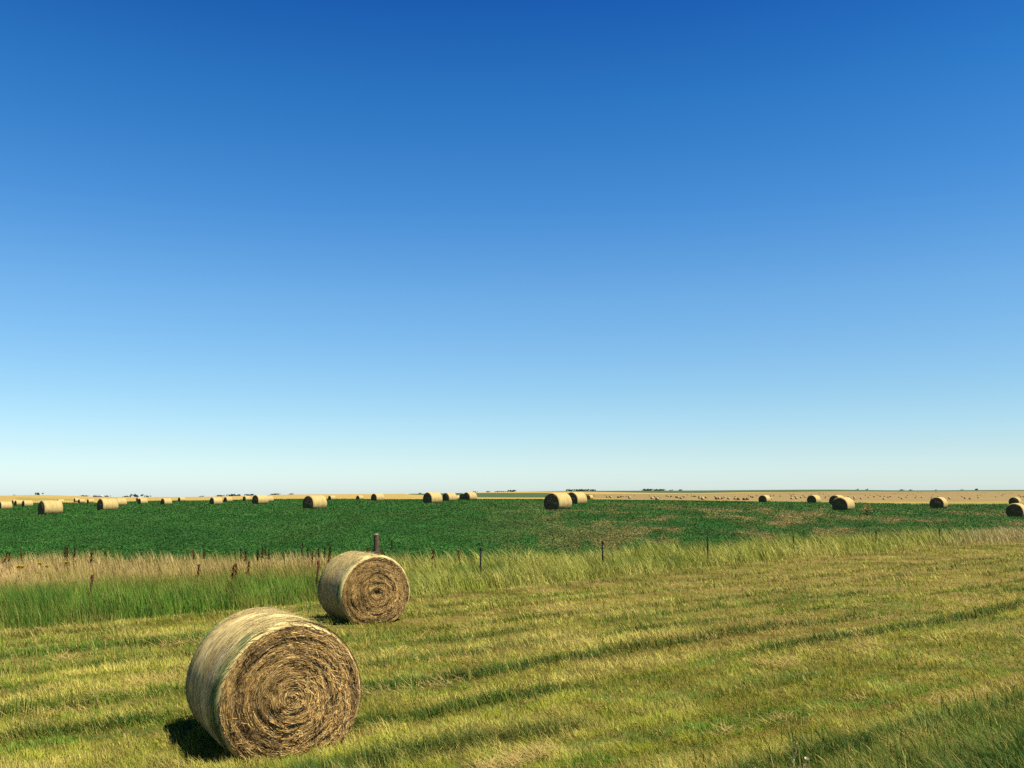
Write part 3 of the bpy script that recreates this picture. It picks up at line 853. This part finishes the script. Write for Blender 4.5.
posts = [  # x in the photo, top line, label, rusty
    (93, 575, "short rusty stake leaning in the grass at the far left of the fence line", True),
    (317.5, 561, "short rusty stake just left of the second bale", True),
    (481, 547, "thin dark metal fence post nearest to the right of the second bale", False),
    (602.5, 541, "thin dark metal fence post below the overlapping pair of bales right of the centre", False),
    (706.5, 536.5, "tall thin dark metal fence post, third to the right of the second verge bale", False),
    (792, 536, "thin dark metal fence post, third from the right end of the line", False),
    (874.5, 531, "thin dark metal fence post, second from the right end of the line", False),
    (938, 529, "rightmost thin dark metal fence post, below the lone bale with a broad dark end", False),
]
for i, (x, yt, lab, rusty) in enumerate(posts):
    u = bearing(x)
    Yp = (FY - FX / DX * DY) / (1 - u * DY / DX)
    X = u * Yp
    zt = float(look(x, yt)[1]) * Yp + EYE
    h = max(0.6, zt - float(zg(X, Yp)))
    steel_post("metal_post", X, Yp, h, (0.10, -0.03) if rusty else (random.uniform(-.02, .02), random.uniform(-.02, .02)),
               (0.075, 0.025, 0.014) if rusty else (0.018, 0.02, 0.018), lab, "steel posts of the field fence")
u = bearing(377.5); Yp = (FY - FX / DX * DY) / (1 - u * DY / DX); X = u * Yp
zt = float(look(377, 535)[1]) * Yp + EYE
root = empty("wooden_post", (X, Yp, float(zg(X, Yp)) - 0.3), 0.4)
b = Build(); H = zt - float(zg(X, Yp)) + 0.3
hs = np.linspace(0, H, 9)
b.tube(np.stack((0.01 * np.sin(hs * 2), 0.008 * np.cos(hs * 3), hs), -1), 0.098 + 0.006 * np.sin(hs * 5) - 0.006 * hs, 12, (0.115, 0.085, 0.06))
b.build("shaft", M_WOOD, root)
b = Build()
b.tube([(0.01 * math.sin(H * 2), 0.008 * math.cos(H * 3), H + 0.001), (0.01 * math.sin(H * 2), 0.008 * math.cos(H * 3), H + 0.03)], [0.09, 0.075], 12, (0.25, 0.2, 0.17))
b.build("weathered_top", M_WOOD, root)
tag(root, "thick weathered wooden fence post standing right behind the second bale", "fence post")

# ------------------------------------------------------------------ dock stalks, flowers, stalks
def dock(seed, h, red):
    r = np.random.default_rng(seed)
    st = Build()
    k = np.linspace(0, 1, 7)
    bend = r.normal(0, 0.06)
    pts = np.stack((bend * k ** 2 * h, 0.02 * np.sin(k * 3), k * h), -1)
    st.tube(pts, np.linspace(0.009, 0.005, 7), 5, (0.13, 0.06, 0.03))
    hd = Build()
    n = 170
    kk = r.uniform(0.66, 1.0, n)
    rad = 0.085 * np.sqrt(np.clip(1.05 - kk, 0.02, 1) * 2) * r.uniform(0.2, 1, n) * (0.7 + 0.5 * np.sin(kk * 40))
    a = r.uniform(0, 6.28, n)
    c = np.stack((bend * kk ** 2 * h + rad * np.cos(a), rad * np.sin(a), kk * h), -1)
    d1 = r.normal(0, 0.013, (n, 3)); d2 = r.normal(0, 0.013, (n, 3))
    V = np.stack((c - d1, c + d1, c + d2 + (0, 0, 0.012)), 1)
    base = np.array((0.15, 0.036, 0.012)) if red else np.array((0.06, 0.018, 0.012))
    t = base * r.uniform(0.6, 1.5, (n, 1))
    hd.add(V.reshape(-1, 3), np.arange(3 * n).reshape(-1, 3), np.repeat(t, 3, 0))
    root = empty("dock_plant", (0, 0, 0))
    st.build("stem", M_STEM, root); hd.build("seed_head", M_STEM, root)
    return root
dark_p = [dock(1, 1.0, False), dock(2, 1.0, False)]
red_p = [dock(3, 1.0, True), dock(4, 1.0, True)]
cnt = {0: 0, 1: 0}
docks = [  # x, top line, red?, label
    (3, 553, 1, "reddish dock stalk leaning at the photo's left edge"),
    (9, 552.5, 1, "reddish dock stalk, second from the photo's left edge"),
    (23.5, 548, 1, "tall reddish dock stalk left of the yellow flowers"),
    (65.5, 547, 0, "dark dock stalk, left one of a close dark pair over the dry grass"),
    (67.8, 547.6, 0, "dark dock stalk just right of the first of a close dark pair"),
    (75, 548, 0, "dark dock stalk, right one of a close dark pair over the dry grass"),
    (90.5, 553, 1, "short reddish dock stalk right of the close dark pair"),
    (196, 549.6, 1, "lone reddish dock stalk between the rusty stake and the dark cluster"),
    (204, 549, 0, "lone dark dock stalk left of the dark cluster"),
    (241.5, 549, 0, "dark dock stalk, left one of two just left of the dark cluster"),
    (246, 551, 0, "dark dock stalk, right one of two just left of the dark cluster"),
    (257.5, 551, 0, "short dark dock stalk at the left foot of the dark cluster"),
    (262.5, 548.6, 0, "left stalk of the dense dark cluster of dock"),
    (265.5, 545.8, 0, "tallest stalk of the dense dark cluster of dock"),
    (269.2, 549.5, 0, "right stalk of the dense dark cluster of dock"),
    (302, 543.5, 0, "slim dark dock stalk, leftmost of the row left of the second bale's top"),
    (308, 547.5, 0, "dark dock stalk, second in the row left of the second bale's top"),
    (313, 551, 1, "short reddish dock stalk, third in the row left of the second bale's top"),
    (318.5, 547.6, 0, "dark dock stalk, fourth in the row left of the second bale's top"),
    (325, 548, 0, "dark dock stalk, fifth in the row left of the second bale's top"),
    (330, 545.8, 0, "tall dark dock stalk nearest to the second bale's top left"),
    (327.5, 552.5, 1, "bright reddish dock stalk touching the second bale's top left"),
    (198, 564.5, 1, "small reddish dock stalk lower down in the grass, left of three others"),
    (231, 565, 1, "small reddish dock stalk lower down in the grass, first of three"),
    (237, 563.5, 1, "small reddish dock stalk lower down in the grass, second of three"),
    (247.5, 562, 1, "small reddish dock stalk lower down in the grass, third of three"),
    (366.5, 548, 1, "reddish dock stalk just left of the wooden fence post"),
    (382, 548.5, 1, "reddish dock stalk just right of the wooden fence post"),
    (392, 540.5, 0, "tall dark dock stalk standing alone right of the wooden fence post"),
    (432, 550, 1, "faint reddish dock stalk in dry grass between the wooden post and a metal post"),
    (460, 550, 1, "faint reddish dock stalk just left of the first thin metal post"),
]
for x, yt, red, lab in docks:
    h = 1.02
    u, s = look(x, yt); u = float(u); s = float(s)
    Yd = 30.0
    for _ in range(20):
        Yd = 0.5 * Yd + 0.5 * (float(zrel(u * Yd, Yd)) + h) / s
    Yd = min(Yd, float(e0(u)) + 1.0)
    X = u * Yd
    hh = s * Yd - float(zrel(X, Yd))
    pr = red_p if red else dark_p
    k = cnt[red]; cnt[red] += 1
    o = pr[k % 2] if k < 2 else copy_tree(pr[k % 2])
    o.location = (X, Yd, float(zg(X, Yd)))
    o.rotation_euler = (0, 0, random.uniform(0, 6.28))
    w = random.uniform(0.9, 1.25)
    o.scale = (w, w, max(0.55, hh))
    tag(o, lab, "dock plant", "dock stalks in the dry grass")

def flower(seed):
    r = np.random.default_rng(seed)
    root = empty("yellow_flower", (0, 0, 0))
    st = Build()
    k = np.linspace(0, 1, 5)
    st.tube(np.stack((0.04 * k ** 2, 0 * k, k * 0.75), -1), np.linspace(0.006, 0.004, 5), 5, (0.12, 0.2, 0.04))
    for j in range(5):
        z = 0.15 + 0.1 * j; a = j * 2.4
        st.add([(0, 0, z), (0.1 * math.cos(a) - .012, 0.1 * math.sin(a), z + .06), (0.14 * math.cos(a), 0.14 * math.sin(a), z + .03), (0.1 * math.cos(a) + .012, 0.1 * math.sin(a) + .02, z + .05)], [(0, 1, 2, 3)], (0.1, 0.2, 0.03))
    st.build("stem", M_STEM, root)
    hd = Build()
    for m in range(3):
        cx, cy, cz = 0.04 + r.normal(0, .05), r.normal(0, .05), 0.75 + r.normal(0, .015)
        for j in range(10):
            a = j * 0.628; ww = 0.016
            dx, dy = math.cos(a), math.sin(a)
            hd.add([(cx - dy * ww * .4, cy + dx * ww * .4, cz), (cx + dx * .055 - dy * ww, cy + dy * .055 + dx * ww, cz + .035),
                    (cx + dx * .07, cy + dy * .07, cz + .05), (cx + dx * .055 + dy * ww, cy + dy * .055 - dx * ww, cz + .035)], [(0, 3, 2, 1)], (0.72, 0.50, 0.02))
        hd.tube([(cx, cy, cz - 0.012), (cx, cy, cz + 0.014)], [0.02, 0.016], 8, (0.35, 0.2, 0.02))
    hd.build("flower_head", M_STEM, root)
    return root
fproto = flower(9)
for i, (x, yt, lab) in enumerate([(17, 566.5, "yellow flower, leftmost of the five near the left edge"), (22, 566.8, "yellow flower just right of the leftmost one"),
                                   (41, 563.5, "yellow flower, middle one of the five near the left edge"), (47.5, 566, "yellow flower just right of and below the middle one"),
                                   (65.5, 562.5, "brightest yellow flower, rightmost of the five near the left edge")]):
    o = fproto if i == 0 else copy_tree(fproto)
    u, s = look(x, yt); u = float(u); s = float(s); Yd = 28.0
    for _ in range(20): Yd = 0.5 * Yd + 0.5 * (float(zrel(u * Yd, Yd)) + 0.92) / s
    o.location = (u * Yd, Yd, float(zg(u * Yd, Yd)) + 0.1)
    o.rotation_euler = (0, 0, i * 1.3)
    o.scale = (0.85, 0.85, 1.08)
    tag(o, lab, "flower", "yellow flowers in the tall grass")

# pale dry seed stalk near the bottom edge
for x, yt, yb_, lab, sd in [(792, 741, 775, "pale dry seed stalk at the bottom edge, left of the green weeds", 3),
                            (803, 758, 780, "shorter pale seed stalk just right of the taller one at the bottom edge", 4)]:
    u, s = look(x, yb_); Yd = -3.05 / float(s); X = float(u) * Yd
    hh = float(look(x, yt)[1]) * Yd - float(zrel(X, Yd))
    root = empty("seed_stalk", (X, Yd, float(zg(X, Yd))))
    r = np.random.default_rng(sd)
    st = Build(); k = np.linspace(0, 1, 6)
    st.tube(np.stack((0.06 * k ** 2, 0 * k, k * hh), -1), 0.005, 5, (0.4, 0.34, 0.16)); st.build("stem", M_STEM, root)
    hd = Build(); n = 60; kk = r.uniform(0.35, 1, n)
    c = np.stack((0.06 * kk ** 2 + r.normal(0, .012, n), r.normal(0, .012, n), kk * hh), -1)
    d1 = r.normal(0, .011, (n, 3)); d2 = r.normal(0, .011, (n, 3))
    hd.add(np.stack((c - d1, c + d1, c + d2), 1).reshape(-1, 3), np.arange(3 * n).reshape(-1, 3), (0.62, 0.55, 0.30)); hd.build("seed_head", M_STEM, root)
    tag(root, lab, "seed stalk", "pale stalks by the bottom edge")

# dry bushy weed standing in the crop on the right
u = bearing(866); Yd = 88.0; X = u * Yd
root = empty("dry_weed", (X, Yd, float(zg(X, Yd))))
r = np.random.default_rng(77)
st = Build(); hd = Build()
for j in range(14):
    a = r.uniform(0, 6.28); L = r.uniform(0.5, 1.15); sp = r.uniform(0.1, 0.6)
    e = np.array((math.cos(a) * sp * 1.5, math.sin(a) * sp, L))
    st.tube([(0, 0, 0), e * (0.5, 0.5, 0.6), e], [0.014, 0.01, 0.006], 5, (0.25, 0.17, 0.08))
    n = 60; kk = r.uniform(0.35, 1, n)[:, None]
    c = e * kk + r.normal(0, 0.07, (n, 3)); d1 = r.normal(0, .035, (n, 3)); d2 = r.normal(0, .035, (n, 3))
    hd.add(np.stack((c - d1, c + d1, c + d2), 1).reshape(-1, 3), np.arange(3 * n).reshape(-1, 3), np.repeat(mix((0.36, 0.28, 0.09), (0.55, 0.43, 0.15), r.random(n)), 3, 0))
st.build("stem", M_STEM, root); hd.build("dry_foliage", M_STEM, root)
tag(root, "tan dry bushy weed standing in the green crop below the tight pair of bales", "weed")

# ------------------------------------------------------------------ far farm and trees
def far_tree(seed, wide):
    r = np.random.default_rng(seed)
    root = Build()
    root.tube([(0, 0, -0.5), (0.1, 0, 2.2), (0.2, 0.1, 4.2)], [0.3, 0.22, 0.1], 6, (0.08, 0.06, 0.045))
    for j in range(5):
        a = j * 1.26; root.tube([(0.1, 0, 2 + .2 * j), (1.2 * math.cos(a) * wide, 1.2 * math.sin(a), 3.4 + .3 * j)], [0.12, 0.05], 5, (0.08, 0.06, 0.045))
    n = 520
    lobes = np.stack((r.normal(0, 1.3 * wide, 9), r.normal(0, 1.2, 9), r.uniform(2.6, 5.6, 9)), -1); rad = r.uniform(0.9, 1.7, 9)
    k = r.integers(0, 9, n)
    d = r.normal(0, 1, (n, 3)); d /= np.linalg.norm(d, axis=1)[:, None]
    c = lobes[k] + d * (rad[k] * r.uniform(0.5, 1, n))[:, None]; c[:, 2] = np.maximum(c[:, 2], 0.9)
    d1s = 0.42
    d1 = r.normal(0, d1s, (n, 3)); d2 = r.normal(0, d1s, (n, 3))
    t = mix((0.03, 0.055, 0.035), (0.06, 0.09, 0.045), r.random(n))
    root.add(np.stack((c - d1, c + d1, c + d2), 1).reshape(-1, 3), np.arange(3 * n).reshape(-1, 3), np.repeat(t, 3, 0))
    return root.build("tree", M_TREE)
tprotos = [far_tree(1, 1.0), far_tree(2, 1.5), far_tree(3, 2.0)]
tused = [False] * 3
TREES = [ # photo x range, count, height in px, label, extra sink
    ((14, 15), 1, 1.0, "lone tiny tree on the skyline at the far left"),
    ((38, 39), 2, 2.7, "dark clump of trees on top of the golden hill at the left"),
    ((81.5, 88), 4, 1.3, "low tree in the row just left of the distant farm buildings"),
    ((106, 109), 2, 1.4, "tree just right of the distant farm buildings"),
    ((123.5, 131), 4, 1.4, "low tree in the row left of a tall dark clump on the left skyline"),
    ((136, 138.5), 2, 2.8, "tall dark tree clump on the left skyline, behind two small bales"),
    ((147, 149), 2, 1.5, "tree just right of the tall dark clump on the left skyline"),
    ((200, 204), 3, 1.0, "faint tree left of the long dark treeline on the left skyline"),
    ((217, 223), 4, 1.5, "tree in the left part of the long dark treeline behind two bales"),
    ((229, 236), 4, 2.2, "taller tree in the middle of the long dark treeline, left skyline"),
    ((236.5, 241), 3, 1.5, "tree at the right end of the long dark treeline, left skyline"),
    ((247, 254), 4, 1.7, "tree behind the medium bale left of the centre, on the skyline"),
    ((271, 279), 4, 1.5, "tree just right of the medium bale pair, on the skyline"),
    ((289, 293), 3, 1.3, "tree left of the large lone field bale, on the skyline"),
    ((419, 421), 2, 1.0, "tiny tree left of the central row of bales, on the skyline"),
    ((474.5, 476.5), 1, 1.7, "lone tree right above the rightmost bale of the central row"),
    ((487.5, 489), 2, 1.4, "tree at the left end of the treeline right of the central row of bales"),
    ((494, 509), 7, 1.1, "low tree in the treeline right of the central row of bales"),
    ((510, 514), 4, 2.0, "tall tree at the right end of the treeline right of the central row"),
    ((568.5, 572), 3, 2.0, "tree clump just above the overlapping pair of bales"),
    ((576, 588), 9, 1.8, "tree in the dark treeline above the right bale of the overlapping pair"),
    ((589.5, 595.5), 4, 1.7, "tree at the right end of the dark treeline above the overlapping pair"),
    ((643, 651), 8, 1.8, "tree in the left block of the dark shelterbelt, right of the centre"),
    ((654, 664), 8, 1.7, "tree in the right block of the dark shelterbelt, right of the centre"),
    ((670, 673), 2, 1.0, "faint tree just right of the dark shelterbelt"),
    ((679, 682), 3, 1.2, "last low tree right of the dark shelterbelt"),
    ((857, 858.5), 1, 1.2, "lone tiny tree on the right skyline, left of another"),
    ((866.5, 868), 1, 1.4, "lone tiny tree on the right skyline, right of another"),
    ((899, 904), 3, 1.1, "low bush on the right skyline left of the lone dark ended bale"),
    ((909.5, 912), 2, 1.2, "small bush on the right skyline above the lone dark ended bale's left"),
    ((935.5, 937), 1, 0.9, "tiny bush on the skyline right above the lone dark ended bale"),
    ((960, 964), 2, 0.9, "low bush on the skyline right of the lone dark ended bale"),
    ((976, 978), 2, 1.5, "bush on the skyline left of the right edge bale pair"),
]
for (x0, x1), n, hp, lab in TREES:
    for j in range(n):
        x = x0 + (x1 - x0) * ((j + 0.5) / n) + random.uniform(-0.3, 0.3)
        Yt = random.uniform(3350, 3600); X = bearing(x) * Yt
        h = hp * random.uniform(0.9, 1.3) * Yt / F * 1.1
        k = random.randrange(3) if hp > 1.6 else 1 + random.randrange(2)
        o = tprotos[k].copy() if tused[k] else tprotos[k]
        if tused[k]: COL.objects.link(o)
        tused[k] = True
        sc = h / 6.4
        o.location = (X, Yt, float(zg(X, Yt)) - 0.3 * h); o.scale = (sc * random.uniform(1, 1.5), sc, sc); o.rotation_euler = (0, 0, random.uniform(-.5, .5))
        tag(o, lab, "tree", "trees along the skyline")

def farm_building(name, x0, x1, ytop, Yf, wallc, roofc, lab, pitch):
    xa, xb = bearing(x0) * Yf, bearing(x1) * Yf
    cx = 0.5 * (xa + xb); z = float(zg(cx, Yf)); w = xb - xa; H = float(look(0, ytop)[1]) * Yf + EYE - z
    H = max(H, 4.0)
    root = empty(name, (cx, Yf, z - 0.3))
    eave = H * (1 - pitch); d = w * 0.55
    b = Build()
    b.box((-w / 2, -d / 2, 0), (w / 2, d / 2, eave), wallc)
    b.add([(-w / 2, -d / 2, eave), (-w / 2, d / 2, eave), (-w / 2, 0, H)], [(0, 2, 1)], wallc)
    b.add([(w / 2, -d / 2, eave), (w / 2, d / 2, eave), (w / 2, 0, H)], [(0, 1, 2)], wallc)
    b.build("wall", M_BUILD, root)
    rf = Build()
    for sg in (-1, 1):
        rf.add([(-w / 2 - .4, sg * (d / 2 + .4), eave - .25), (w / 2 + .4, sg * (d / 2 + .4), eave - .25), (w / 2 + .4, 0, H + .15), (-w / 2 - .4, 0, H + .15),
                (-w / 2 - .4, sg * (d / 2 + .4), eave - .05), (w / 2 + .4, sg * (d / 2 + .4), eave - .05), (w / 2 + .4, 0, H + .4), (-w / 2 - .4, 0, H + .4)],
               [(0, 1, 2, 3), (4, 5, 6, 7), (0, 1, 5, 4), (1, 2, 6, 5), (2, 3, 7, 6), (3, 0, 4, 7)], roofc)
    rf.build("roof", M_BUILD, root)
    dr = Build(); dr.box((-w * .12, -d / 2 - .08, 0.1), (w * .12, -d / 2 - .003, eave * .75), (0.08, 0.09, 0.11)); dr.build("door", M_BUILD, root)
    tag(root, lab, "farm building", "distant farm buildings")
farm_building("barn", 94, 99.8, 495.0, 2600, (0.20, 0.23, 0.27), (0.30, 0.33, 0.37), "blue grey barn of the distant farm on the left skyline", 0.4)
farm_building("shed", 99.9, 103.4, 495.0, 2570, (0.75, 0.76, 0.78), (0.5, 0.55, 0.62), "white shed beside the blue grey barn on the left skyline", 0.4)

# ------------------------------------------------------------------ sun, sky, camera
SUN_AZ, SUN_EL = 124.0, 60.0
w = bpy.data.worlds.new("World"); scene.world = w; w.use_nodes = True
nt = w.node_tree; nt.nodes.clear()
sky = nt.nodes.new("ShaderNodeTexSky"); sky.sky_type = 'NISHITA'; sky.sun_disc = False
sky.sun_elevation = R(SUN_EL); sky.sun_rotation = R(SUN_AZ)
sky.altitude = 600; sky.air_density = 1.0; sky.dust_density = 0.6; sky.ozone_density = 2.5
bg = nt.nodes.new("ShaderNodeBackground"); bg.inputs["Strength"].default_value = 0.05
# clear dry prairie air: deeper blue aloft, paler and brighter low down
tcw = nt.nodes.new("ShaderNodeTexCoord"); sep = nt.nodes.new("ShaderNodeSeparateXYZ")
nt.links.new(tcw.outputs["Generated"], sep.inputs[0])
ramp = nt.nodes.new("ShaderNodeValToRGB"); ramp.color_ramp.interpolation = 'LINEAR'
stops = [(0.0, (1.37, 1.62, 1.95)), (0.045, (1.22, 1.43, 1.58)), (0.099, (1.07, 1.40, 1.52)), (0.206, (0.84, 1.38, 1.65)), (0.308, (0.456, 1.18, 1.71)),
         (0.403, (0.24, 0.985, 1.63)), (0.485, (0.127, 0.70, 1.49)), (0.62, (0.06, 0.24, 0.58)), (1.0, (0.03, 0.11, 0.27))]
el = ramp.color_ramp.elements
while len(el) < len(stops): el.new(0.5)
for e_, (p_, c_) in zip(el, stops):
    e_.position = p_
for e_, (p_, c_) in zip(el, stops):
    e_.color = tuple(v / 1.31 for v in c_) + (1.0,)
nt.links.new(sep.outputs["Z"], ramp.inputs[0])
post = nt.nodes.new("ShaderNodeVectorMath"); post.operation = 'MULTIPLY'
nt.links.new(sky.outputs[0], post.inputs[0]); nt.links.new(ramp.outputs[0], post.inputs[1])
out = nt.nodes.new("ShaderNodeOutputWorld")
nt.links.new(post.outputs[0], bg.inputs["Color"]); nt.links.new(bg.outputs[0], out.inputs["Surface"])

sl = bpy.data.lights.new("sun", 'SUN'); sl.energy = 5.0; sl.angle = R(0.53); sl.color = (1.0, 0.92, 0.76)
so = bpy.data.objects.new("sun", sl); COL.objects.link(so)
# light travels from the sun: azimuth is clockwise from +Y
sx, sy, sz = math.sin(R(SUN_AZ)) * math.cos(R(SUN_EL)), math.cos(R(SUN_AZ)) * math.cos(R(SUN_EL)), math.sin(R(SUN_EL))
from mathutils import Vector
so.rotation_euler = Vector((sx, sy, sz)).to_track_quat('Z', 'Y').to_euler()
so.location = (20, -10, 40)

cam = bpy.data.cameras.new("camera"); co = bpy.data.objects.new("camera", cam); COL.objects.link(co)
cam.sensor_width = 36.0; cam.lens = 36.0 * F / 1024.0
cam.clip_start = 0.1; cam.clip_end = 20000
co.location = (0, 0, EYE); co.rotation_euler = (math.pi / 2 + PITCH, 0, 0)
scene.camera = co
scene.view_settings.view_transform = 'Standard'; scene.view_settings.look = 'None'
scene.view_settings.exposure = 1.28; scene.view_settings.gamma = 1.0
scene.cycles.max_bounces = 6; scene.cycles.diffuse_bounces = 3; scene.cycles.transmission_bounces = 3
scene.cycles.use_denoising = False
